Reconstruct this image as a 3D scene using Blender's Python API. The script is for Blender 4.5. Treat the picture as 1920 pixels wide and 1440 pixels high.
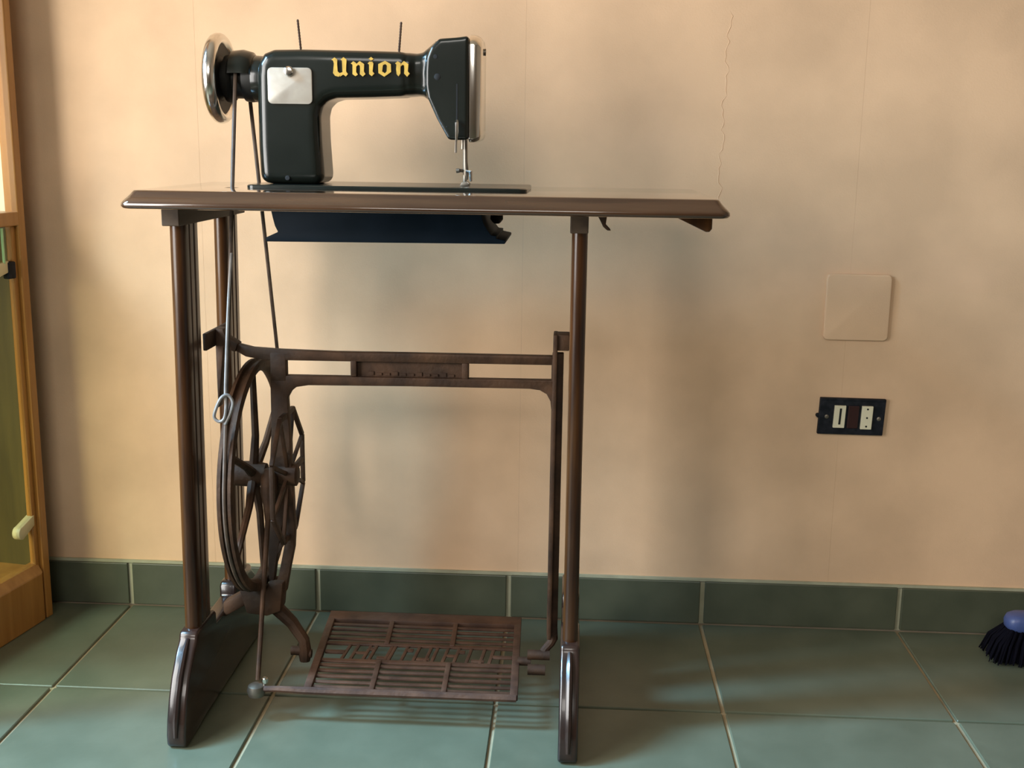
import bpy, bmesh, math, random
from mathutils import Vector, Matrix
random.seed(7)
S = bpy.context.scene
COL = S.collection
PI = math.pi
for o in list(bpy.data.objects):
    bpy.data.objects.remove(o)

# ------------------------------------------------------------------ camera
CAM = Vector((0.7314, -1.8884, 0.8085))
YAW, PITCH, ROLL, FPX = -0.0508, 0.2060, 0.0142, 2164.35
fw = Vector((math.sin(YAW)*math.cos(PITCH), math.cos(YAW)*math.cos(PITCH), -math.sin(PITCH)))
r0 = Vector((math.cos(YAW), -math.sin(YAW), 0)); u0 = r0.cross(fw)
rt = r0*math.cos(ROLL)+u0*math.sin(ROLL); up = u0*math.cos(ROLL)-r0*math.sin(ROLL)
cd = bpy.data.cameras.new('camera'); cam = bpy.data.objects.new('camera', cd); COL.objects.link(cam)
cam.matrix_world = Matrix(((rt.x, up.x, -fw.x, CAM.x), (rt.y, up.y, -fw.y, CAM.y), (rt.z, up.z, -fw.z, CAM.z), (0, 0, 0, 1)))
cd.sensor_width = 36.0; cd.lens = FPX/1920*36.0; cd.clip_start = 0.05
S.camera = cam
# ------------------------------------------------------------------ view, world, lights
S.view_settings.view_transform = 'Standard'; S.view_settings.look = 'None'
S.view_settings.gamma = 1.0; S.view_settings.use_curve_mapping = False
S.view_settings.exposure = 0.05
wd = bpy.data.worlds.new('sky'); S.world = wd; wd.use_nodes = True
wd.node_tree.nodes['Background'].inputs[0].default_value = (0.62, 0.80, 1.0, 1)
wd.node_tree.nodes['Background'].inputs[1].default_value = 1.0

def lamp(name, kind, loc, aim, power, color, **kw):
    d = bpy.data.lights.new(name, kind); d.energy = power; d.color = color
    for k, v in kw.items(): setattr(d, k, v)
    o = bpy.data.objects.new(name, d); COL.objects.link(o); o.location = loc
    o.rotation_euler = (Vector(aim)-Vector(loc)).to_track_quat('-Z', 'Y').to_euler()
    return o
# daylight through the two left wall windows; added soft fill from behind the camera
lamp('window_light', 'AREA', (-0.97, -1.50, 1.05), (0.2, 0.0, 0.85), 60.0, (1.0, 0.97, 0.93), shape='RECTANGLE', size=1.05, size_y=1.3)
lamp('balcony_light', 'AREA', (-0.97, -0.80, 1.55), (0.75, -0.80, 0.0), 25.0, (0.35, 0.68, 1.0), shape='RECTANGLE', size=0.22, size_y=0.8, spread=math.radians(70))
lamp('rear_fill', 'AREA', (0.45, -3.97, 2.12), (0.5, 0.0, 0.8), 31.0, (1.0, 0.92, 0.82), shape='RECTANGLE', size=1.7, size_y=0.75)

# ------------------------------------------------------------------ materials
def mat(name, col, rough=0.5, metal=0.0, var=0.0, scale=8.0, stretch=(1, 1, 1), col2=None, bump=0.0, bscale=60.0, spec=0.5, coat=0.0, detail=4.0, edge=(0.35, 0.65), rvar=0.0):
    m = bpy.data.materials.new(name); m.use_nodes = True
    nt = m.node_tree; N = nt.nodes; L = nt.links
    b = N['Principled BSDF']
    b.inputs['Base Color'].default_value = (*col, 1); b.inputs['Roughness'].default_value = rough
    b.inputs['Metallic'].default_value = metal; b.inputs['Specular IOR Level'].default_value = spec
    b.inputs['Coat Weight'].default_value = coat; b.inputs['Coat Roughness'].default_value = 0.07
    tc = N.new('ShaderNodeTexCoord'); mp = N.new('ShaderNodeMapping'); mp.inputs['Scale'].default_value = stretch
    L.new(tc.outputs['Object'], mp.inputs['Vector'])
    if var > 0 or col2:
        n = N.new('ShaderNodeTexNoise'); n.inputs['Scale'].default_value = scale; n.inputs['Detail'].default_value = detail
        L.new(mp.outputs[0], n.inputs['Vector'])
        cr = N.new('ShaderNodeValToRGB')
        c2 = col2 if col2 else tuple(min(1, c*(1+var)) for c in col)
        c1 = col if col2 else tuple(c*(1-var) for c in col)
        cr.color_ramp.elements[0].color = (*c1, 1); cr.color_ramp.elements[1].color = (*c2, 1)
        cr.color_ramp.elements[0].position = edge[0]; cr.color_ramp.elements[1].position = edge[1]
        L.new(n.outputs['Fac'], cr.inputs[0]); L.new(cr.outputs[0], b.inputs['Base Color'])
        if rvar:
            mr = N.new('ShaderNodeMapRange'); mr.inputs[3].default_value = rough-rvar; mr.inputs[4].default_value = rough+rvar
            L.new(n.outputs['Fac'], mr.inputs[0]); L.new(mr.outputs[0], b.inputs['Roughness'])
    if bump > 0:
        n2 = N.new('ShaderNodeTexNoise'); n2.inputs['Scale'].default_value = bscale; n2.inputs['Detail'].default_value = 3
        L.new(mp.outputs[0], n2.inputs['Vector'])
        bp = N.new('ShaderNodeBump'); bp.inputs['Strength'].default_value = bump; bp.inputs['Distance'].default_value = 0.002
        L.new(n2.outputs['Fac'], bp.inputs['Height']); L.new(bp.outputs[0], b.inputs['Normal'])
    return m

def glass(name, tint, refl=0.08):
    m = bpy.data.materials.new(name); m.use_nodes = True
    nt = m.node_tree; nt.nodes.remove(nt.nodes['Principled BSDF'])
    out = nt.nodes['Material Output']; mx = nt.nodes.new('ShaderNodeMixShader')
    t = nt.nodes.new('ShaderNodeBsdfTransparent'); g = nt.nodes.new('ShaderNodeBsdfGlossy')
    t.inputs[0].default_value = (*tint, 1); g.inputs['Roughness'].default_value = 0.05; g.inputs[0].default_value = (1, 1, 1, 1)
    fr = nt.nodes.new('ShaderNodeLayerWeight'); fr.inputs[0].default_value = refl
    nt.links.new(fr.outputs['Fresnel'], mx.inputs[0]); nt.links.new(t.outputs[0], mx.inputs[1]); nt.links.new(g.outputs[0], mx.inputs[2])
    nt.links.new(mx.outputs[0], out.inputs[0])
    return m

M = {}
M['paper'] = mat('wallpaper', (0.71, 0.487, 0.308), 0.85, var=0.09, scale=6.0, detail=6, bump=0.12, bscale=420, spec=0.2)
M['plaster'] = mat('plaster', (0.33, 0.27, 0.21), 0.9, var=0.04)
M['ceil'] = mat('ceiling_paint', (0.45, 0.42, 0.36), 0.9, var=0.03)
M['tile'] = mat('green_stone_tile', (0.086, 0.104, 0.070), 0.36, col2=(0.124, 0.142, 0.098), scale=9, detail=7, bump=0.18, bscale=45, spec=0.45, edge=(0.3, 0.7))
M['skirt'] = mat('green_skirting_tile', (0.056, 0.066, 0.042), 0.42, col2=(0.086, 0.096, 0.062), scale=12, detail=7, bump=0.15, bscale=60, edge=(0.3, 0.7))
M['grout'] = mat('grout', (0.38, 0.31, 0.19), 0.9, var=0.12, scale=20)
M['grout_pale'] = mat('skirting_grout', (0.36, 0.36, 0.25), 0.9, var=0.10, scale=25)
M['wood'] = mat('dark_walnut', (0.020, 0.007, 0.003), 0.30, col2=(0.085, 0.032, 0.008), scale=14, stretch=(5, 5, 0.35), detail=6, bump=0.10, bscale=40, coat=0.15, spec=0.35, edge=(0.3, 0.7))
M['woodh'] = mat('dark_walnut_board', (0.034, 0.015, 0.008), 0.15, col2=(0.080, 0.037, 0.017), scale=12, stretch=(0.35, 5, 5), detail=6, bump=0.03, bscale=40, coat=1.0, edge=(0.3, 0.7))
M['woodraw'] = mat('worn_brown_batten', (0.045, 0.028, 0.016), 0.6, spec=0.3, col2=(0.080, 0.051, 0.030), scale=12, stretch=(5, 0.5, 5), edge=(0.3, 0.7))
M['foot'] = mat('blackened_wood_foot', (0.013, 0.008, 0.007), 0.26, col2=(0.038, 0.017, 0.011), scale=10, stretch=(4, 1, 1), coat=0.3, edge=(0.35, 0.75))
M['iron'] = mat('rusted_cast_iron', (0.030, 0.015, 0.008), 0.66, spec=0.3, col2=(0.080, 0.039, 0.019), scale=28, detail=8, bump=0.35, bscale=160, metal=0.15, edge=(0.35, 0.7))
M['rust'] = mat('rusty_pedal_iron', (0.042, 0.018, 0.010), 0.6, col2=(0.095, 0.045, 0.025), scale=30, detail=8, bump=0.3, bscale=160, metal=0.1, edge=(0.35, 0.7))
M['black'] = mat('black_enamel', (0.006, 0.008, 0.006), 0.24, col2=(0.010, 0.012, 0.009), scale=9, spec=0.35, coat=0.3, rvar=0.05)
M['blackmatt'] = mat('matt_black_enamel', (0.006, 0.006, 0.005), 0.5, col2=(0.011, 0.011, 0.009), spec=0.35, scale=20)
M['navy'] = mat('navy_pan_paint', (0.003, 0.008, 0.014), 0.55, spec=0.10, col2=(0.007, 0.014, 0.024), scale=12)
M['chrome'] = mat('chrome', (0.80, 0.78, 0.73), 0.18, metal=1.0, var=0.06, scale=20)
M['steel'] = mat('dull_steel', (0.20, 0.175, 0.14), 0.45, metal=0.8, var=0.2, scale=30)
M['dullplate'] = mat('tarnished_plate', (0.27, 0.225, 0.175), 0.5, metal=0.3, col2=(0.42, 0.37, 0.30), scale=22, detail=6, edge=(0.3, 0.6))
M['gold'] = mat('gold_letter', (0.50, 0.30, 0.045), 0.45, var=0.15, scale=120, metal=0.1)
M['hole'] = mat('hole_black', (0.003, 0.003, 0.003), 0.8, var=0.1)
M['belt'] = mat('leather_belt', (0.070, 0.045, 0.030), 0.6, var=0.3, scale=60)
M['belt_lit'] = mat('lit_belt_grey', (0.16, 0.15, 0.14), 0.4, var=0.2, scale=60)  # paler grey for the belt where light strikes its front run
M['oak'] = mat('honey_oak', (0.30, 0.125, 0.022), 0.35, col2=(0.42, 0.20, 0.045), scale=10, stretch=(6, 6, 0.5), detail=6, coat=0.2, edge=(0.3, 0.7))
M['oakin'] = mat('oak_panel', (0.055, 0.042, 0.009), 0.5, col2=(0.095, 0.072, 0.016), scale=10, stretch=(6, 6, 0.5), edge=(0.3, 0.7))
M['palein'] = mat('pale_cabinet_lining', (0.72, 0.60, 0.40), 0.7, var=0.04)
M['cream'] = mat('cream_plastic', (0.62, 0.55, 0.33), 0.4, var=0.05)
M['gedge'] = mat('green_glass_edge', (0.35, 0.62, 0.33), 0.15, var=0.1)
M['glassg'] = glass('green_glass', (0.90, 0.90, 0.80), 0.03)
M['glassc'] = glass('clear_glass', (0.98, 0.98, 0.97), 0.03)
M['sock'] = mat('dark_socket_frame', (0.006, 0.008, 0.012), 0.6, spec=0.2, col2=(0.022, 0.024, 0.032), scale=90, edge=(0.4, 0.75))
M['sockm'] = mat('pale_socket_module', (0.70, 0.66, 0.48), 0.45, var=0.05)
M['sockr'] = mat('dark_red_module', (0.030, 0.008, 0.007), 0.4, var=0.1)
M['blue'] = mat('blue_plastic', (0.055, 0.085, 0.23), 0.4, var=0.1)
M['brist'] = mat('dark_bristle', (0.003, 0.003, 0.007), 0.9, spec=0.1, var=0.2, scale=40)
M['white'] = mat('white_frame_paint', (0.75, 0.74, 0.7), 0.5, var=0.03)

# ------------------------------------------------------------------ helpers
def new_bm(): return bmesh.new()
def box(bm, x0, x1, y0, y1, z0, z1):
    v = [bm.verts.new(p) for p in ((x0, y0, z0), (x1, y0, z0), (x1, y1, z0), (x0, y1, z0), (x0, y0, z1), (x1, y0, z1), (x1, y1, z1), (x0, y1, z1))]
    for f in ((0, 3, 2, 1), (4, 5, 6, 7), (0, 1, 5, 4), (1, 2, 6, 5), (2, 3, 7, 6), (3, 0, 4, 7)): bm.faces.new([v[i] for i in f])
    return v
_pc = [0]
def prism(bm, poly, axis, a0, a1):
    """polygon in the plane across 'axis' (x: (y,z), y: (x,z), z: (x,y)) pushed from a0 to a1"""
    def P(p, a): return {'x': (a, p[0], p[1]), 'y': (p[0], a, p[1]), 'z': (p[0], p[1], a)}[axis]
    _pc[0] = (_pc[0]+1) % 5; e_ = 0.00012*_pc[0]*(1 if a1 > a0 else -1); a0 -= e_; a1 += e_
    n = len(poly); A = [bm.verts.new(P(p, a0)) for p in poly]; B = [bm.verts.new(P(p, a1)) for p in poly]
    bm.faces.new(A); bm.faces.new(B[::-1])
    for i in range(n): bm.faces.new((A[i], B[i], B[(i+1) % n], A[(i+1) % n]))
def tube(bm, pts, r, seg=8, closed=False, caps=True):
    pts = [Vector(p) for p in pts]; n = len(pts); rs = r if isinstance(r, (list, tuple)) else [r]*n
    rings = []; prev = None
    for i, p in enumerate(pts):
        if closed: t = pts[(i+1) % n]-pts[i-1]
        else: t = pts[min(i+1, n-1)]-pts[max(i-1, 0)]
        t.normalize()
        if prev is None:
            a = Vector((0, 0, 1)) if abs(t.z) < 0.9 else Vector((1, 0, 0)); u = t.cross(a).normalized()
        else:
            u = (prev-t*prev.dot(t)).normalized()
        prev = u; w = t.cross(u)
        rings.append([bm.verts.new(p+(u*math.cos(2*PI*k/seg)+w*math.sin(2*PI*k/seg))*rs[i]) for k in range(seg)])
    m = n if closed else n-1
    for i in range(m):
        A, B = rings[i], rings[(i+1) % n]
        for k in range(seg): bm.faces.new((A[k], A[(k+1) % seg], B[(k+1) % seg], B[k]))
    if caps and not closed:
        bm.faces.new(rings[0][::-1]); bm.faces.new(rings[-1])
def lathe(bm, prof, axis, c, seg=32, closed=False):
    """profile of (along axis, radius) turned about the axis through c"""
    rings = []
    for a, r in prof:
        ring = []
        for k in range(seg):
            t = 2*PI*k/seg; p = math.cos(t)*r; q = math.sin(t)*r
            ring.append(bm.verts.new({'x': (c[0]+a, c[1]+p, c[2]+q), 'y': (c[0]+p, c[1]+a, c[2]+q), 'z': (c[0]+p, c[1]+q, c[2]+a)}[axis]))
        rings.append(ring)
    n = len(rings); m = n if closed else n-1
    for i in range(m):
        A, B = rings[i], rings[(i+1) % n]
        for k in range(seg): bm.faces.new((A[k], A[(k+1) % seg], B[(k+1) % seg], B[k]))
    if not closed:
        bm.faces.new(rings[0][::-1]); bm.faces.new(rings[-1])
def rrect(x0, x1, y0, y1, r, seg=4):
    out = []
    for cx, cy, a0 in ((x1-r, y0+r, -PI/2), (x1-r, y1-r, 0), (x0+r, y1-r, PI/2), (x0+r, y0+r, PI)):
        for k in range(seg+1):
            a = a0+PI/2*k/seg; out.append((cx+r*math.cos(a), cy+r*math.sin(a)))
    return out
def loft(bm, loops, caps=True):
    R = [[bm.verts.new(p) for p in lp] for lp in loops]; n = len(R[0])
    for A, B in zip(R, R[1:]):
        for k in range(n): bm.faces.new((A[k], A[(k+1) % n], B[(k+1) % n], B[k]))
    if caps: bm.faces.new(R[0][::-1]); bm.faces.new(R[-1])
def curve(pts, n=6):
    """smooth path through the points"""
    P = [Vector(p) for p in pts]; P = [P[0]*2-P[1]]+P+[P[-1]*2-P[-2]]; out = []
    for i in range(1, len(P)-2):
        a, b_, c, d = P[i-1:i+3]
        for k in range(n):
            t = k/n; out.append(0.5*((2*b_)+(c-a)*t+(2*a-5*b_+4*c-d)*t*t+(3*b_-a-3*c+d)*t**3))
    return out+[P[-2]]
def bar(bm, p, q, w, d, axis='y'):
    """flat bar from p to q, w wide in its own plane and d thick along axis"""
    p, q = Vector(p), Vector(q); t = (q-p).normalized()
    a = {'x': Vector((1, 0, 0)), 'y': Vector((0, 1, 0)), 'z': Vector((0, 0, 1))}[axis]
    s = t.cross(a).normalized()*(w/2); a = a*(d/2)
    A = [bm.verts.new(p+s*i+a*j) for i, j in ((-1, -1), (1, -1), (1, 1), (-1, 1))]
    B = [bm.verts.new(q+s*i+a*j) for i, j in ((-1, -1), (1, -1), (1, 1), (-1, 1))]
    bm.faces.new(A[::-1]); bm.faces.new(B)
    for k in range(4): bm.faces.new((A[k], A[(k+1) % 4], B[(k+1) % 4], B[k]))
def bevel(bm, w, seg=2, ang=40):
    bm.normal_update()
    e = [e for e in bm.edges if len(e.link_faces) == 2 and e.calc_face_angle(0) > math.radians(ang)]
    bmesh.ops.bevel(bm, geom=e, offset=w, segments=seg, profile=0.5, affect='EDGES', clamp_overlap=True)
def worldloc(o):
    v = Vector((0, 0, 0))
    while o is not None:
        v = v+o.location; o = o.parent
    return v
def obj(name, bm, m, parent=None, smooth=35, at=None, label=None, bev=0, bseg=2):
    """one mesh object; its vertices are given in world space (in the parent's space when the parent is turned)"""
    if bev: bevel(bm, bev, bseg)
    bmesh.ops.recalc_face_normals(bm, faces=bm.faces)
    off = Vector(at) if at is not None else (worldloc(parent) if parent is not None else Vector((0, 0, 0)))
    if parent is not None and parent.get('_turned'): off = Vector((0, 0, 0)) if at is None else Vector(at)
    bmesh.ops.translate(bm, verts=bm.verts, vec=-off)
    me = bpy.data.meshes.new(name); bm.to_mesh(me); bm.free()
    if smooth:
        me.shade_smooth()
        try: me.set_sharp_from_angle(angle=math.radians(smooth))
        except Exception: pass
    me.materials.append(m if not isinstance(m, str) else M[m])
    o = bpy.data.objects.new(name, me); COL.objects.link(o)
    if parent is not None:
        o.parent = parent
        o.location = off-worldloc(parent) if not parent.get('_turned') else off
        if parent.get('_turned'): o['_turned'] = 1
    else: o.location = off
    if label: o['label'] = label
    return o
def thing(name, label, cat, loc, rotz=0):
    o = bpy.data.objects.new(name, None); COL.objects.link(o); o.location = loc; o.rotation_euler = (0, 0, rotz)
    o['label'] = label; o['category'] = cat; o.empty_display_size = 0.05
    if rotz: o['_turned'] = 1
    return o
def struct(name, bm, m, parent=None, **kw):
    o = obj(name, bm, m, parent, smooth=0, **kw)
    if parent is None: o['kind'] = 'structure'
    return o
def copy_to(o, parent, loc):
    c = o.copy(); COL.objects.link(c); c.parent = parent; c.location = loc
    return c

# ------------------------------------------------------------------ room shell
XL, XR, YF, ZC = -1.0, 2.5, -4.0, 2.7
T = 0.333; X0 = -0.0312; D1 = 0.324; J = 0.006
b = new_bm(); box(b, XL-0.1, XR+0.1, YF-0.1, 0.1, -0.10, -0.004); floor = struct('floor', b, 'grout')
src = None
i0 = math.floor((XL-X0)/T); i1 = math.ceil((XR-X0)/T)
for j in range(0, 13):
    ya = -0.010 if j == 0 else -(D1+(j-1)*T); yb = -(D1+j*T)
    first = j == 0
    if ya < YF: break
    base = None
    for i in range(i0, i1):
        xa = X0+i*T+J/2
        if base is None:
            b = new_bm(); w = T-J; d = ya-yb-J/2-(0 if first else J/2)
            box(b, 0, w, -d, 0, -0.010, 0.0); bevel(b, 0.0012, 1)
            base = obj('tile', b, 'tile', floor, smooth=0, at=(0, 0, 0)); t = base
            if j == 0: first_y = -0.010
        else:
            t = base.copy(); COL.objects.link(t); t.parent = floor
        t.location = (xa+random.uniform(-.0006, .0006), (ya if first else ya-J/2), random.uniform(-.0005, .0004))
b = new_bm(); box(b, XL-0.1, XR+0.1, 0.0, 0.1, -0.1, ZC); wall = struct('wall_back', b, 'plaster')
seam = [-0.94, -0.41, 0.12, 0.65, 1.18, 1.71, 2.24]
for k, sx in enumerate(seam):
    xe = min(sx+0.53, XR)-0.00016
    b = new_bm(); box(b, sx, xe, -0.00120-0.00010*(k % 2), 0.0, 0.0, ZC)
    obj('wallpaper_strip', b, 'paper', wall, smooth=0)
# wrinkle where the paper has lifted along an old crack
b = new_bm(); pts = []
for k in range(40):
    z = 1.013-k*0.0075; x = 0.966+0.0042*math.sin(k*0.9)*math.sin(k*0.37+1)+0.002*math.sin(k*2.3)-0.0001*k
    pts.append((x, -0.0012, z))
tube(b, pts, [0.0003+0.0006*abs(math.sin(k*1.3)) for k in range(40)], 6); obj('paper_wrinkle', b, 'paper', wall)
# skirting of cut floor tiles
HB = 0.0777
b = new_bm(); box(b, XL, XR, -0.0050, 0.0, 0.0, HB-0.002); base = struct('baseboard_back', b, 'grout_pale')
first = None
for i in range(i0, i1):
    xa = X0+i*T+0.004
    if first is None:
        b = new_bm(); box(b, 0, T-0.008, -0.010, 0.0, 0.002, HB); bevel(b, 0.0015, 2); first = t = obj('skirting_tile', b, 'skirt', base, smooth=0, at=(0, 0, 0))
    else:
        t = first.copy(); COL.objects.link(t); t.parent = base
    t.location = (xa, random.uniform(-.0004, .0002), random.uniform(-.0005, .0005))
b = new_bm(); box(b, XL, XR, -0.006, -0.0012, HB-0.0005, HB+0.0045); obj('caulk_line', b, 'grout_pale', base, smooth=0)

def wall_with_holes(name, axis, at, a0, a1, holes, thick):
    """wall across an axis with rectangular window openings (a0, a1, z0, z1)"""
    b = new_bm()
    cuts = sorted({a0, a1, *[h[0] for h in holes], *[h[1] for h in holes]})
    for p, q in zip(cuts, cuts[1:]):
        hs = [h for h in holes if h[0] <= p and h[1] >= q]
        spans = [(-0.1, ZC)] if not hs else [(-0.1, hs[0][2]), (hs[0][3], ZC)]
        for z0, z1 in spans:
            if z1-z0 < 1e-4: continue
            if axis == 'x': box(b, at, at+thick, p, q, z0, z1)
            else: box(b, p, q, at, at+thick, z0, z1)
    return struct(name, b, 'plaster')
wall_with_holes('wall_left', 'x', XL-0.1, YF-0.1, 0.1, [(-2.05, -0.98, 0.38, 1.72), (-0.94, -0.66, 1.0, 2.1)], 0.1)
wall_with_holes('wall_right', 'x', XR, YF-0.1, 0.1, [], 0.1)
wall_with_holes('wall_front', 'y', YF-0.1, XL-0.1, XR+0.1, [(-0.45, 1.35, 1.70, 2.54)], 0.1)  # unseen opening added to hold the rear fill lamp
b = new_bm(); box(b, XL-0.1, XR+0.1, YF-0.1, 0.1, ZC, ZC+0.1); struct('ceiling', b, 'ceil')
def winframe(name, axis, at, a0, a1, z0, z1):
    b = new_bm()
    for (p, q, r, s) in ((a0, a0+0.04, z0, z1), (a1-0.04, a1, z0, z1), (a0, a1, z0, z0+0.04), (a0, a1, z1-0.04, z1)):
        if axis == 'x': box(b, at, at+0.05, p, q, r, s)
        else: box(b, p, q, at, at+0.05, r, s)
    struct(name, b, 'white')
winframe('window_1', 'x', XL-0.10, -2.05, -0.98, 0.38, 1.72)
winframe('fill_opening', 'y', YF-0.1, -0.45, 1.35, 1.70, 2.54)  # frame of the opening added for the fill lamp
winframe('window_2', 'x', XL-0.10, -0.94, -0.66, 1.0, 2.1)

# ------------------------------------------------------------------ treadle table
YC = -0.287
tt = thing('treadle_table', 'antique dark wooden table on a treadle stand with rusty iron frame, flywheel and foot pedal', 'table', (0.47, YC, 0))
# top: flared moulded edge
b = new_bm(); TX0, TX1, TY0, TY1 = 0.1735, 0.9195, -0.488, -0.135
loops = []
for z, ins in ((0.7225, 0.006), (0.7234, 0.002), (0.7260, 0.0), (0.7295, 0.0005), (0.7325, 0.0027), (0.7360, 0.0062), (0.7400, 0.0098), (0.7430, 0.0120), (0.7446, 0.0134), (0.7450, 0.0158)):
    loops.append([(x, y, z) for x, y in rrect(TX0+ins, TX1-ins, TY0+ins, TY1-ins, 0.012-ins*0.3, 4)])
loft(b, loops); top = obj('tabletop', b, 'woodh', tt, smooth=50)
for yc in (-0.3566, -0.2174):                              # slots that let the belt through
    c = new_bm(); box(c, 0.2690, 0.2850, yc-0.0085, yc+0.0085, 0.70, 0.77)
    bmesh.ops.recalc_face_normals(c, faces=c.faces); me = bpy.data.meshes.new('cut'); c.to_mesh(me); c.free()
    co = bpy.data.objects.new('cut', me); COL.objects.link(co); co.location = (0, 0, 0)
    md = top.modifiers.new('slot', 'BOOLEAN'); md.object = co; md.operation = 'DIFFERENCE'; md.solver = 'EXACT'
bpy.context.view_layer.update()
me = bpy.data.meshes.new_from_object(top.evaluated_get(bpy.context.evaluated_depsgraph_get()))
top.modifiers.clear(); top.data = me; me.name = 'tabletop'
for co in [o for o in bpy.data.objects if o.name.startswith('cut')]: bpy.data.objects.remove(co)
# things screwed below the top
b = new_bm(); prism(b, [(0.7600, 0.7228), (0.7740, 0.7228), (0.7730, 0.7150), (0.7722, 0.7085), (0.7790, 0.7015), (0.7745, 0.7015), (0.7690, 0.7060), (0.7650, 0.7140)], 'y', -0.415, -0.385)
obj('catch_hook', b, 'iron', top, bev=0.0006)
b = new_bm(); prism(b, [(0.8540, 0.7228), (0.9030, 0.7228), (0.9030, 0.7075), (0.9000, 0.7035), (0.8955, 0.7035)], 'y', -0.440, -0.300)
obj('wedge_block', b, 'wood', top, bev=0.0015)

def side_frame(xt, xb, label):
    """wooden end frame: two fluted posts between a floor beam with curved toes and a batten under the top"""
    fr = bpy.data.objects.new('side_frame', None); COL.objects.link(fr); fr.parent = tt; fr.empty_display_size = 0.05
    fr.location = (xt-0.47, 0, 0); fr['label'] = label
    W = 0.0205
    for y0, y1 in ((-0.413, -0.347), (-0.227, -0.161)):
        sec = []
        for k in range(9):                                   # rounded front edge
            a = PI+PI*k/8; sec.append((W/2*math.cos(a), y0+W/2+W/2*math.sin(a)))
        def side(s, ys):
            out = []
            for yc in ys:
                out += [(s*W/2, yc-0.0030*(-s if False else 1)), (s*(W/2-0.0026), yc), (s*W/2, yc+0.0030)]
            return out
        g1, g2 = y0+(y1-y0)*0.36, y0+(y1-y0)*0.64
        sec += [(W/2, g1-0.0032), (W/2-0.0028, g1), (W/2, g1+0.0032), (W/2, g2-0.0032), (W/2-0.0028, g2), (W/2, g2+0.0032)]
        for k in range(9):
            a = PI*k/8; sec.append((W/2*math.cos(a), y1-W/2+W/2*math.sin(a)))
        sec += [(-W/2, g2+0.0032), (-W/2+0.0028, g2), (-W/2, g2-0.0032), (-W/2, g1+0.0032), (-W/2+0.0028, g1), (-W/2, g1-0.0032)]
        b = new_bm()
        loft(b, [[(xb+x, y, 0.110) for x, y in sec], [(xt+x, y, 0.698) for x, y in sec]])
        obj('post', b, 'wood', fr, smooth=40)
    # batten below the table top
    b = new_bm(); box(b, xt-0.0125, xt+0.0105, -0.428, -0.128, 0.698, 0.7228); obj('batten', b, 'woodraw', fr, bev=0.0012, smooth=0)
    # floor beam
    half = [(-0.484, 0.0), (-0.4895, 0.006), (-0.4900, 0.020), (-0.4860, 0.040), (-0.4760, 0.066), (-0.4620, 0.092), (-0.4400, 0.118), (-0.4255, 0.130), (-0.4230, 0.138), (-0.4180, 0.1405), (-0.3420, 0.1405), (-0.3360, 0.134), (-0.3350, 0.1180)]
    poly = half+[(2*YC-y, z) for y, z in half[::-1]]+[(-0.13, 0.0), (-0.17, 0.004), (-0.40, 0.004), (-0.44, 0.0)]
    Wf = 0.0255
    b = new_bm(); prism(b, poly, 'x', xb-Wf/2, xb+Wf/2); obj('foot_beam', b, 'foot', fr, bev=0.0050, bseg=3, smooth=40)
    # moulded rib down each toe
    for s in (0,):
        rib = [(-0.4905, 0.018), (-0.4872, 0.040), (-0.4770, 0.066), (-0.4630, 0.092), (-0.4410, 0.119), (-0.4250, 0.131)]
        b = new_bm(); tube(b, [(xb, (y if s == 0 else 2*YC-y), z) for y, z in rib], [0.003, 0.0042, 0.0048, 0.0048, 0.0042, 0.003], 8)
        obj('toe_rib', b, 'foot', fr)
    return fr
side_frame(0.2180, 0.2135, 'left wooden end frame with worn lighter batten')
side_frame(0.7400, 0.7410, 'right wooden end frame seen edge-on')

# cast iron cross frame
ir = bpy.data.objects.new('iron_frame', None); COL.objects.link(ir); ir.parent = tt; ir.location = (0, 0, 0); ir.empty_display_size = 0.05
ir['label'] = 'rust brown cast iron cross frame with two slots'
y0, y1 = YC-0.007, YC+0.007
def ring_with_windows():
    b = new_bm()
    # top bar, with its rise to the left tab
    prism(b, [(0.3277, 0.5010), (0.7070, 0.5030), (0.7070, 0.5110), (0.7115, 0.5158), (0.7000, 0.5157), (0.498, 0.5152), (0.400, 0.5145), (0.320, 0.5160), (0.280, 0.5180), (0.258, 0.5230), (0.2500, 0.5160), (0.2700, 0.5050), (0.300, 0.500)], 'y', y0, y1)
    # lower bar with fillets into both uprights
    fil = [(0.3275, 0.4340), (0.3290, 0.4470), (0.3340, 0.4560), (0.3420, 0.4625), (0.3592, 0.4655), (0.4976, 0.4675), (0.6750, 0.4683), (0.6900, 0.4665), (0.6995, 0.4610), (0.7050, 0.4510), (0.7065, 0.4380)]
    prism(b, fil+[(0.7200, 0.4380), (0.7200, 0.4810), (0.7058, 0.4812), (0.3272, 0.4788), (0.3050, 0.4788), (0.3050, 0.4340)], 'y', y0, y1)
    # posts between slots
    prism(b, [(0.4203, 0.4800), (0.4290, 0.4800), (0.4290, 0.5030), (0.4203, 0.5030)], 'y', y0, y1)
    prism(b, [(0.5790, 0.4800), (0.5884, 0.4800), (0.5884, 0.5030), (0.5790, 0.5030)], 'y', y0, y1)
    prism(b, [(0.3050, 0.470), (0.3277, 0.470), (0.3277, 0.512), (0.3050, 0.512)], 'y', y0, y1)
    prism(b, [(0.7056, 0.470), (0.7180, 0.470), (0.7180, 0.512), (0.7056, 0.512)], 'y', y0, y1)
    return b
obj('cross_bar', ring_with_windows(), 'iron', ir, bev=0.0016)
b = new_bm(); box(b, 0.4270, 0.5810, YC+0.001, YC+0.006, 0.4760, 0.5040); pan = obj('name_panel', b, 'iron', ir, smooth=0)
b = new_bm()
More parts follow.
